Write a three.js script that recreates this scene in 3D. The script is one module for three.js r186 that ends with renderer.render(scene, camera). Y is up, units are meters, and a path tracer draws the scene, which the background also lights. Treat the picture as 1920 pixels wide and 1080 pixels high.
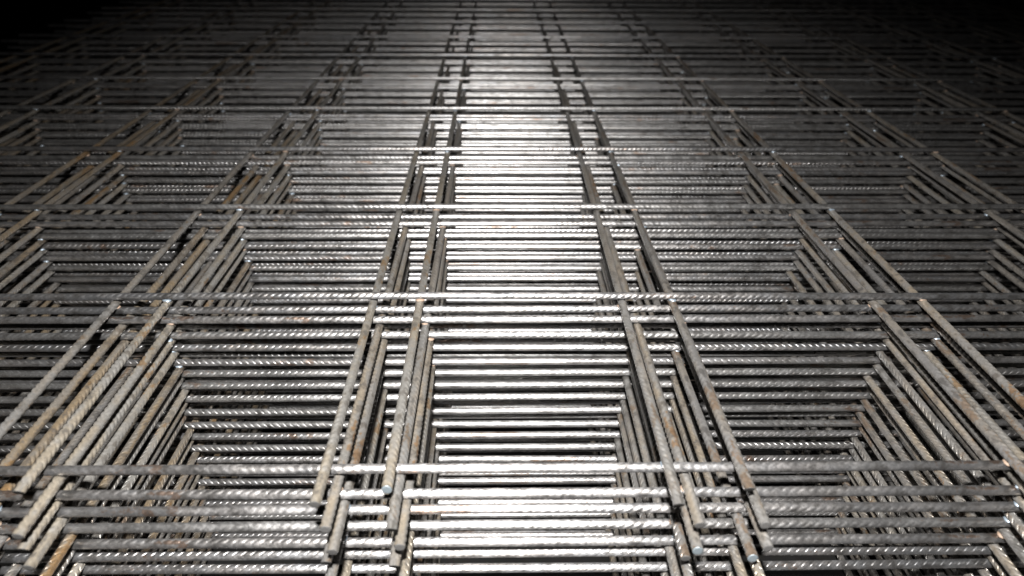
import * as THREE from 'three';
import { mergeVertices } from 'three/addons/utils/BufferGeometryUtils.js';

// ---------------------------------------------------------------- camera, light, exposure
const scene = new THREE.Scene();
scene.background = new THREE.Color(0x000000);
const renderer = new THREE.WebGLRenderer({ antialias: true });
renderer.toneMapping = THREE.LinearToneMapping;
renderer.toneMappingExposure = 1.0;
renderer.shadowMap.enabled = true;

// the mesh grid lies along x and z; the camera stands 0.3 m above the top sheet, a little turned to it
const PITCH = 0.458776, YAW = -0.018196, ROLL = 0.006822;
const camera = new THREE.PerspectiveCamera(38.35, 16 / 9, 0.02, 30);
const eX = new THREE.Vector3(Math.cos(YAW), 0, -Math.sin(YAW));
const eZ = new THREE.Vector3(-Math.sin(YAW), 0, -Math.cos(YAW));
const CAM = eX.clone().multiplyScalar(0.0746).addScaledVector(eZ, -0.58234).setY(0.29624);
{
  const fwd = eZ.clone().multiplyScalar(Math.cos(PITCH)); fwd.y -= Math.sin(PITCH);
  const up0 = eZ.clone().multiplyScalar(Math.sin(PITCH)); up0.y += Math.cos(PITCH);
  const right = eX.clone().multiplyScalar(Math.cos(ROLL)).addScaledVector(up0, Math.sin(ROLL));
  const up = up0.clone().multiplyScalar(Math.cos(ROLL)).addScaledVector(eX, -Math.sin(ROLL));
  camera.position.copy(CAM);
  camera.quaternion.setFromRotationMatrix(new THREE.Matrix4().makeBasis(right, up, fwd.clone().negate()));
}
camera.focus = 0.63;
camera.userData.fStop = 7.5;
scene.add(camera);

// the photographer's flash, raised above the lens; nothing else lights the dark store
const flash = new THREE.SpotLight(0xfffdfb, 47, 0, 0.86, 1, 2);
flash.position.copy(CAM).addScaledVector(eX, -0.012).addScaledVector(eZ, -0.03);
flash.position.y += 0.24;
flash.target.position.set(0.06, 0, 0.16);
flash.castShadow = true;
flash.shadow.radius = 1.1;
flash.shadow.mapSize.set(2048, 2048);
flash.shadow.camera.near = 0.05;
flash.shadow.camera.far = 8;
scene.add(flash, flash.target);

// ---------------------------------------------------------------- numbers
let seed = 7;
const rnd = () => { seed = (seed * 1664525 + 1013904223) >>> 0; return seed / 4294967296; };
const jit = a => (rnd() * 2 - 1) * a;
const hash = (x, y, s) => { let h = (x * 374761393 + y * 668265263 + s * 1442695041) | 0; h = Math.imul(h ^ (h >>> 13), 1274126177); return ((h ^ (h >>> 16)) >>> 0) / 4294967296; };
function vnoise(x, y, px, py, s) {                     // tileable value noise
  const x0 = Math.floor(x), y0 = Math.floor(y), fx = x - x0, fy = y - y0;
  const w = t => t * t * (3 - 2 * t), m = (a, n) => ((a % n) + n) % n;
  const g = (i, j) => hash(m(x0 + i, px), m(y0 + j, py), s);
  const a = g(0, 0) + (g(1, 0) - g(0, 0)) * w(fx), b = g(0, 1) + (g(1, 1) - g(0, 1)) * w(fx);
  return a + (b - a) * w(fy);
}
const sstep = (a, b, x) => { const t = Math.min(1, Math.max(0, (x - a) / (b - a))); return t * t * (3 - 2 * t); };

const PITCH_M = 0.2, R = 0.0029, STEP = 0.0121, PAIRS = 20;
const X0 = -0.93, X1 = 1.70, Z_FAR = 2.52;
const CIRC = 2 * Math.PI * R, RIB = 0.0054, RIB_TILE = 18;          // 18 ribs in one texture tile

// height 0..1 of the rolled ribs: three rows round the wire, plain strips between them
function ribHeight(u, s) {
  u -= Math.floor(u);
  const row = Math.floor(u * 3), t = u * 3 - row;                   // 0..1 across the row
  const c = (t - 0.5) / 0.42;
  if (Math.abs(c) >= 1) return 0;
  const slant = (row === 2 ? -1 : 1) * 0.0058;
  let ph = (s + slant * c * 0.5 + row * RIB * 0.33) / RIB; ph -= Math.floor(ph);
  const ridge = sstep(0.02, 0.13, ph) * (1 - sstep(0.68, 0.80, ph));
  return ridge * Math.pow(1 - c * c, 0.6);
}

// ---------------------------------------------------------------- textures
function tex(w, h, fn, srgb) {
  const d = new Uint8Array(w * h * 4);
  for (let j = 0; j < h; j++) for (let i = 0; i < w; i++) {
    const c = fn(i / w, j / h), o = (j * w + i) * 4;
    for (let k = 0; k < 3; k++) d[o + k] = Math.round(255 * Math.min(1, Math.max(0, c[k])));
    d[o + 3] = 255;
  }
  const t = new THREE.DataTexture(d, w, h, THREE.RGBAFormat);
  t.wrapS = t.wrapT = THREE.RepeatWrapping; t.magFilter = THREE.LinearFilter; t.minFilter = THREE.LinearMipmapLinearFilter; t.generateMipmaps = true;
  if (srgb) t.colorSpace = THREE.SRGBColorSpace;
  t.needsUpdate = true;
  return t;
}
// relief: ribs, fine scale and scratches. u once round the wire, v = RIB_TILE ribs
const RIB_LEN = RIB * RIB_TILE;
const reliefTex = tex(192, 1728, (u, v) => {
  const h = ribHeight(u, v * RIB_LEN);
  const n = vnoise(u * 40, v * 360, 40, 360, 3) * 0.6 + vnoise(u * 90, v * 800, 90, 800, 4) * 0.4;
  const pit = sstep(0.74, 0.9, vnoise(u * 14, v * 130, 14, 130, 9));
  const g = 0.1 + 0.78 * h + (n - 0.5) * 0.05 - pit * 0.04;
  return [g, g, g];
});
reliefTex.repeat.set(1, 1 / RIB_LEN);
const grainTex = tex(128, 1024, (u, v) => {                          // for the wires whose ribs are modelled
  const n = vnoise(u * 40, v * 240, 40, 240, 3) * 0.6 + vnoise(u * 64, v * 500, 64, 500, 4) * 0.4;
  const pit = sstep(0.70, 0.9, vnoise(u * 14, v * 90, 14, 90, 9));
  const g = 0.6 + (n - 0.5) * 0.4 - pit * 0.4;
  return [g, g, g];
});
grainTex.repeat.set(1, 1 / 0.067);
// colour: mill scale, bare steel and rust, in a tile 0.6 m long
const COL_LEN = 0.61;
function skin(s, base, warm, rust, rustCover, dark, gain) {
  const mix = (a, b, t) => a.map((x, i) => x + (b[i] - x) * t);
  const t = tex(64, 2048, (u, v) => {
    const big = vnoise(u * 2, v * 9, 2, 9, s) * 0.6 + vnoise(u * 4, v * 34, 4, 34, s + 1) * 0.4;
    const mid = vnoise(u * 6, v * 120, 6, 120, s + 2), fine = vnoise(u * 20, v * 620, 20, 620, s + 3), grit = vnoise(u * 32, v * 1000, 32, 1000, s + 4);
    let c = mix(base, warm, sstep(0.3, 0.72, big * 0.65 + mid * 0.35));
    c = mix(c, dark, 0.75 * sstep(0.56, 0.74, mid * 0.5 + fine * 0.25 + vnoise(u * 3, v * 48, 3, 48, s + 5) * 0.25));
    const rr = vnoise(u * 2, v * 14, 2, 14, s + 6) * 0.55 + vnoise(u * 7, v * 90, 7, 90, s + 7) * 0.3 + fine * 0.15;
    c = mix(c, rust, 0.6 * sstep(1 - rustCover, 1 - rustCover + 0.12, rr));
    const k = 0.86 + 0.28 * (fine * 0.5 + grit * 0.5);
    return c.map(x => x * k * gain);
  }, true);
  t.repeat.set(1, 1 / COL_LEN);
  return t;
}
const skins = {
  cross: [
    skin(11, [0.62, 0.615, 0.615], [0.65, 0.635, 0.625], [0.47, 0.35, 0.27], 0.28, [0.44, 0.43, 0.42], 0.475),
    skin(31, [0.58, 0.58, 0.585], [0.62, 0.60, 0.585], [0.47, 0.36, 0.29], 0.33, [0.40, 0.395, 0.39], 0.475),
    skin(51, [0.64, 0.635, 0.63], [0.60, 0.59, 0.58], [0.49, 0.37, 0.29], 0.25, [0.46, 0.45, 0.44], 0.475),
  ],
  tan: [
    skin(151, [0.57, 0.54, 0.50], [0.63, 0.55, 0.44], [0.60, 0.43, 0.23], 0.42, [0.40, 0.37, 0.34], 0.495),
    skin(71, [0.60, 0.587, 0.565], [0.645, 0.60, 0.53], [0.55, 0.41, 0.26], 0.36, [0.42, 0.40, 0.375], 0.515),
    skin(91, [0.57, 0.555, 0.535], [0.62, 0.57, 0.50], [0.52, 0.37, 0.23], 0.38, [0.38, 0.36, 0.34], 0.515),
  ],
  grey: [
    skin(111, [0.58, 0.57, 0.555], [0.61, 0.575, 0.53], [0.48, 0.39, 0.30], 0.32, [0.40, 0.39, 0.375], 0.495),
    skin(131, [0.54, 0.53, 0.52], [0.58, 0.55, 0.51], [0.47, 0.37, 0.28], 0.34, [0.36, 0.35, 0.34], 0.495),
  ],
};
const roughTex = tex(64, 1024, (u, v) => {
  const n = vnoise(u * 4, v * 60, 4, 60, 201) * 0.5 + vnoise(u * 14, v * 300, 14, 300, 202) * 0.5;
  const g = 0.72 + 0.5 * (n - 0.5);
  return [g, g, g];
});
roughTex.repeat.set(1, 1 / 0.43);

// drawn wire: the die marks run along it, so highlights spread round the wire and stay narrow along it
function steel(map, rough, metal, aniso, near, bump = 0.0004) {
  return new THREE.MeshPhysicalMaterial({ map, roughness: rough, roughnessMap: roughTex, metalness: metal, bumpMap: near ? grainTex : reliefTex, bumpScale: near ? 0.00004 : bump, anisotropy: aniso });
}
const M = {
  cross: skins.cross.map(t => steel(t, 0.54, 0.92, 0.70, false, 0.00025)),
  tan: skins.tan.map(t => steel(t, 0.55, 0.70, 0.3, false, 0.0006)),
  grey: skins.grey.map(t => steel(t, 0.55, 0.70, 0.3, false, 0.0006)),
  crossNear: skins.cross.map(t => steel(t, 0.54, 0.92, 0.70, true)),
  tanNear: skins.tan.map(t => steel(t, 0.55, 0.70, 0.3, true)),
  greyNear: skins.grey.map(t => steel(t, 0.55, 0.70, 0.3, true)),
  cutDark: new THREE.MeshPhysicalMaterial({ color: new THREE.Color().setRGB(0.012, 0.0115, 0.011), roughness: 0.8, specularIntensity: 0.35 }),
  cutFresh: new THREE.MeshStandardMaterial({ color: new THREE.Color().setRGB(0.045, 0.053, 0.058), roughness: 0.5, metalness: 0.6 }),
  weld: new THREE.MeshStandardMaterial({ color: new THREE.Color().setRGB(0.08, 0.095, 0.11), roughness: 0.4, metalness: 0.7 }),
  weldRust: new THREE.MeshStandardMaterial({ color: new THREE.Color().setRGB(0.04, 0.025, 0.015), roughness: 0.8, metalness: 0.15 }),
};

// ---------------------------------------------------------------- a wire: a tube along +x from 0 to len
function wireGeometry(len, radial, bow, fine, rib = 0.00022, tilt = 0) {           // tilt: slope of the sheared end at 0
  const ring = [];                                                  // stations along the wire
  if (fine) {
    for (let s = 0; s < fine[0] - 1e-6; s += 0.08) ring.push(s);
    for (let s = fine[0]; s < fine[1]; s += fine[2]) ring.push(s);
    for (let s = fine[1]; s < len - 0.02; s += 0.08) ring.push(s);
    ring.push(len);
  } else { const n = Math.ceil(len / 0.1); for (let i = 0; i <= n; i++) ring.push(len * i / n); }
  const a1 = jit(bow), a2 = jit(bow * 0.6), p1 = rnd() * 6.28, p2 = rnd() * 6.28, twist = jit(0.55), u0 = rnd();
  const pos = [], uv = [], idx = [], nor = [];
  ring.forEach((s, i) => {
    const y = 0.35 * a2 * Math.sin(s * 4.7 + p1 * 2), z = a1 * Math.sin(s * 2.1 + p1) + a2 * Math.sin(s * 6.3 + p2);
    const f = fine && s >= fine[0] && s <= fine[1];
    for (let k = 0; k <= radial; k++) {
      const u = k / radial, an = u * 2 * Math.PI, uu = u0 + u + twist * s;
      const r = R - (f ? 0.00012 : 0.00006) + (f ? rib * ribHeight(uu, s) : 0);
      pos.push(i ? s : -tilt * (r * Math.cos(an) + R), y + r * Math.cos(an), z + r * Math.sin(an));
      uv.push(uu, s);
      nor.push(0, Math.cos(an), Math.sin(an));
      if (i && k) { const a = (i - 1) * (radial + 1) + k - 1, b = i * (radial + 1) + k - 1; idx.push(a, a + 1, b, b, a + 1, b + 1); }
    }
  });
  const g = new THREE.BufferGeometry();
  g.setAttribute('position', new THREE.Float32BufferAttribute(pos, 3));
  g.setAttribute('uv', new THREE.Float32BufferAttribute(uv, 2));
  g.setIndex(idx);
  if (fine) {
    g.computeVertexNormals();
    const n = g.attributes.normal;                                  // close the seam
    for (let i = 0; i < ring.length; i++) { const a = i * (radial + 1), b = a + radial; const v = new THREE.Vector3(n.getX(a) + n.getX(b), n.getY(a) + n.getY(b), n.getZ(a) + n.getZ(b)).normalize(); n.setXYZ(a, v.x, v.y, v.z); n.setXYZ(b, v.x, v.y, v.z); }
  } else g.setAttribute('normal', new THREE.Float32BufferAttribute(nor, 3));
  g.userData.tilt = tilt; g.userData.y0 = 0.35 * a2 * Math.sin(p1 * 2);
  g.userData.z = s => a1 * Math.sin(s * 2.1 + p1) + a2 * Math.sin(s * 6.3 + p2);
  return g;
}
const LT = X1 - X0, LL = Z_FAR + 0.234;
const crossGeo = Array.from({ length: 10 }, () => wireGeometry(LT, 12, 0.0018));
const crossFine = Array.from({ length: 7 }, () => wireGeometry(LT, 20, 0.0016, [0.38, 1.60, 0.0011]));
const longFine = Array.from({ length: 8 }, () => wireGeometry(LL, 20, 0.0012, [0, 0.72, 0.0009], 0.0005, jit(0.32) + 0.38));
const longGeo = Array.from({ length: 10 }, () => wireGeometry(LL, 12, 0.0013, null, 0, jit(0.32) + 0.38));

// sheared end of a wire: a rough slanting face with a burr at its rim
function cutGeometry(tilt) {
  const pos = [0, 0, 0], idx = [], N = 14, rings = [0.45, 0.8, 0.97, 1.02];
  rings.forEach((q, a) => { for (let k = 0; k < N; k++) {
    const an = k / N * 2 * Math.PI, r = R * q, n = Math.sin(an * 3 + tilt * 9 + a * 2) * 0.00012;
    pos.push(a === 3 ? 0.0004 : n + (a === 2 ? 0.00012 : 0), r * Math.cos(an), r * Math.sin(an));
    const b = 1 + a * N + k, c = 1 + a * N + (k + 1) % N;
    if (!a) idx.push(0, b, c); else idx.push(b - N, b, c, b - N, c, c - N);
  } });
  for (let i = 0; i < pos.length; i += 3) pos[i] = pos[i] - 0.0002 - tilt * (pos[i + 1] + R);
  const g = new THREE.BufferGeometry();
  g.setAttribute('position', new THREE.Float32BufferAttribute(pos, 3)); g.setIndex(idx); g.computeVertexNormals();
  return g;
}
for (const g of [...longGeo, ...longFine]) g.userData.cut = cutGeometry(g.userData.tilt);
// resistance weld: a squeezed flat nugget where two wires cross
function weldGeometry(k) {
  const g = new THREE.SphereGeometry(0.0031, 10, 7);
  const p = g.attributes.position;
  for (let i = 0; i < p.count; i++) {
    const x = p.getX(i), y = p.getY(i), z = p.getZ(i), n = 1 + 0.22 * Math.sin(x * 2100 + k * 2) * Math.cos(z * 1900 + k);
    p.setXYZ(i, x * 1.12 * n, y * 0.5, z * 1.12 * n);
  }
  g.computeVertexNormals();
  return g;
}
const weldGeo = [0, 1, 2, 3].map(weldGeometry);

function mesh(name, g, m, parent) {
  const o = new THREE.Mesh(g, m); o.name = name; o.castShadow = o.receiveShadow = true; parent.add(o); return o;
}

// ---------------------------------------------------------------- the floor under the stack
{
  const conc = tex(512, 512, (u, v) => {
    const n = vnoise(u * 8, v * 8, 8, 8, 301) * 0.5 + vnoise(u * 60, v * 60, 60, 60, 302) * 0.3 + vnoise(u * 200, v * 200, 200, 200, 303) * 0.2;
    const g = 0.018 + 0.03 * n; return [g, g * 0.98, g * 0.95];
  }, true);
  conc.repeat.set(4, 4);
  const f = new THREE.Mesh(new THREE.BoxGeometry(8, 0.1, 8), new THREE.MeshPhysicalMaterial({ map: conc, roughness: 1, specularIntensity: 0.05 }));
  f.name = 'floor'; f.position.set(0.3, -(PAIRS - 1) * STEP - 0.0116 - R - 0.05, -1.2);
  f.castShadow = f.receiveShadow = true; f.userData = { kind: 'structure', label: 'dark concrete floor beneath the mesh stack' };
  scene.add(f);
}

// ---------------------------------------------------------------- the sheets
const ORD = ['topmost', 'second', 'third', 'fourth', 'fifth', 'sixth', 'seventh', 'eighth', 'ninth', 'tenth', 'eleventh', 'twelfth', 'thirteenth', 'fourteenth', 'fifteenth', 'sixteenth', 'seventeenth', 'eighteenth', 'nineteenth', 'twentieth', 'twenty-first', 'twenty-second', 'twenty-third', 'twenty-fourth', 'twenty-fifth', 'twenty-sixth', 'twenty-seventh', 'twenty-eighth', 'twenty-ninth', 'thirtieth', 'thirty-first', 'thirty-second', 'thirty-third', 'thirty-fourth', 'thirty-fifth', 'thirty-sixth', 'thirty-seventh', 'thirty-eighth', 'thirty-ninth', 'fortieth', 'forty-first', 'forty-second', 'forty-third', 'forty-fourth'];
// sideways place of the lengthwise wires and forward place of the cross wires, millimetres, pair by pair
const DX_UP = [3.0, 8.5, 9.5, 6.5, 10.0, 7.0, 10.5, 8.0, 5.5, 9.5, 7.0, 10.0, 8.5, 6.0, 9.0, 7.5, 10, 6.5, 8, 9.5, 7, 8.5];
const DX_DN = [-37, -28.5, -27, -31, -29.5, -34, -28.5, -32, -35, -30, -36, -33, -35, -31, -34, -30, -35, -33, -31, -36, -32, -34];
const DZ_UP = [0, -16, -18, -16.8, -17.2, -16.9, -16, -14.5, -15.5, -17, -18, -16, -17, -15.5, -16.5, -17.5, -16, -17, -15, -16, -17, -16];
const DZ_DN = [1.5, -4.5, -5.5, -6, -6.2, -4.5, -2.5, -2, -4, -3, -5, -4, -6, -4.5, -5, -3.5, -5.5, -4, -5, -4, -6, -5];
let count = 0;
for (let p = 0; p < PAIRS; p++) for (let half = 0; half < 2; half++) {
  const k = p * 2 + half, down = half === 1, yTop = -p * STEP;
  const sheet = new THREE.Group();
  sheet.name = 'welded_mesh_sheet' + (count ? '_' + String(count).padStart(3, '0') : ''); count++;
  scene.add(sheet);
  const yT = down ? yTop - 0.0116 : yTop, yL = down ? yTop - 0.0063 : yTop - 0.0053;
  const dx = (down ? DX_DN : DX_UP)[p] / 1000, dz = (down ? DZ_DN : DZ_UP)[p] / 1000;
  sheet.position.set(dx, yT, -dz);
  if (k > 1) sheet.rotation.y = jit(0.0012);
  sheet.userData = {
    label: k === 0 ? 'topmost steel mesh sheet of the stack, its cross wires lying above everything'
      : k === 1 ? 'second mesh sheet from the top, lengthwise wires beside those of the topmost sheet'
      : `${ORD[k]} ribbed steel mesh sheet from the top, cross wires ${down ? 'under' : 'over'} its lengthwise wires`,
    category: 'mesh sheet', group: 'steel mesh sheets in the stack',
  };
  const dyL = yL - yT;
  const rowsZ = [];
  for (let r = down ? -1 : 0; r <= 12; r++) {                       // cross wires
    const z = r * PITCH_M + (k < 2 ? jit(0.0006) : jit(0.0014));
    rowsZ.push([r, z]);
    const near = r <= (k < 2 ? 2 : k < 4 ? 1 : k < 6 ? 0 : k < 10 ? -1 : -2);
    const set = near ? crossFine : crossGeo, m = M[near ? 'crossNear' : 'cross'][Math.floor(rnd() * 3)];
    const w = mesh('cross_wire', set[Math.floor(rnd() * set.length)], m, sheet);
    const flip = !near && rnd() < 0.5;
    w.position.set((flip ? X1 : X0) - 0.0 + (k < 2 ? 0 : jit(0.004)), 0, -z);
    w.rotation.set(0, flip ? Math.PI : 0, 0);
  }
  const zEnd = down ? -0.2355 : -0.2235;
  for (let c = -4; c <= 8; c++) {                                   // lengthwise wires
    const x = c * PITCH_M + (k < 2 ? jit(0.0008) : jit(0.0010));
    // drawn from mixed coils: more of the wires are rust-tan towards the left, more are grey towards the right
    const worn = c < 0 && rnd() < 0.35, kind = rnd() < (c <= 0 ? 0.7 : 0.25) ? 'tan' : 'grey';
    const near = c >= -1 && c <= 2 && k < 7, set = near ? longFine : longGeo;
    const w = mesh('lengthwise_wire', set[Math.floor(rnd() * set.length)], M[kind + (near ? 'Near' : '')][worn && kind === 'tan' ? 0 : (kind === 'tan' ? 1 : 0) + (rnd() < 0.5 ? 0 : 1)], sheet);
    const ze = zEnd + jit(k < 2 ? 0.0015 : 0.005);
    w.position.set(x, dyL, -ze);
    w.rotation.y = Math.PI / 2;                                     // local +x runs away from the camera
    if (c >= -2 && c <= 4) {
      const d = w.geometry.userData, e = mesh('cut_end', d.cut, d.tilt < 0.14 ? M.cutFresh : M.cutDark, w);
      e.position.set(0, d.y0, d.z(0));
    }
    if (p < 5) for (const [r, z] of rowsZ) {                         // weld nuggets where they show
      if (r > 5 || c < -3 || c > 5) continue;
      const s = mesh('weld', weldGeo[Math.floor(rnd() * 4)], rnd() < 0.5 ? M.weld : M.weldRust, w);
      s.position.set(z - ze, -dyL * 0.5, w.geometry.userData.z(z - ze) + jit(0.0004));
      s.rotation.y = rnd() * 6.28;
    }
  }
}

renderer.render(scene, camera);
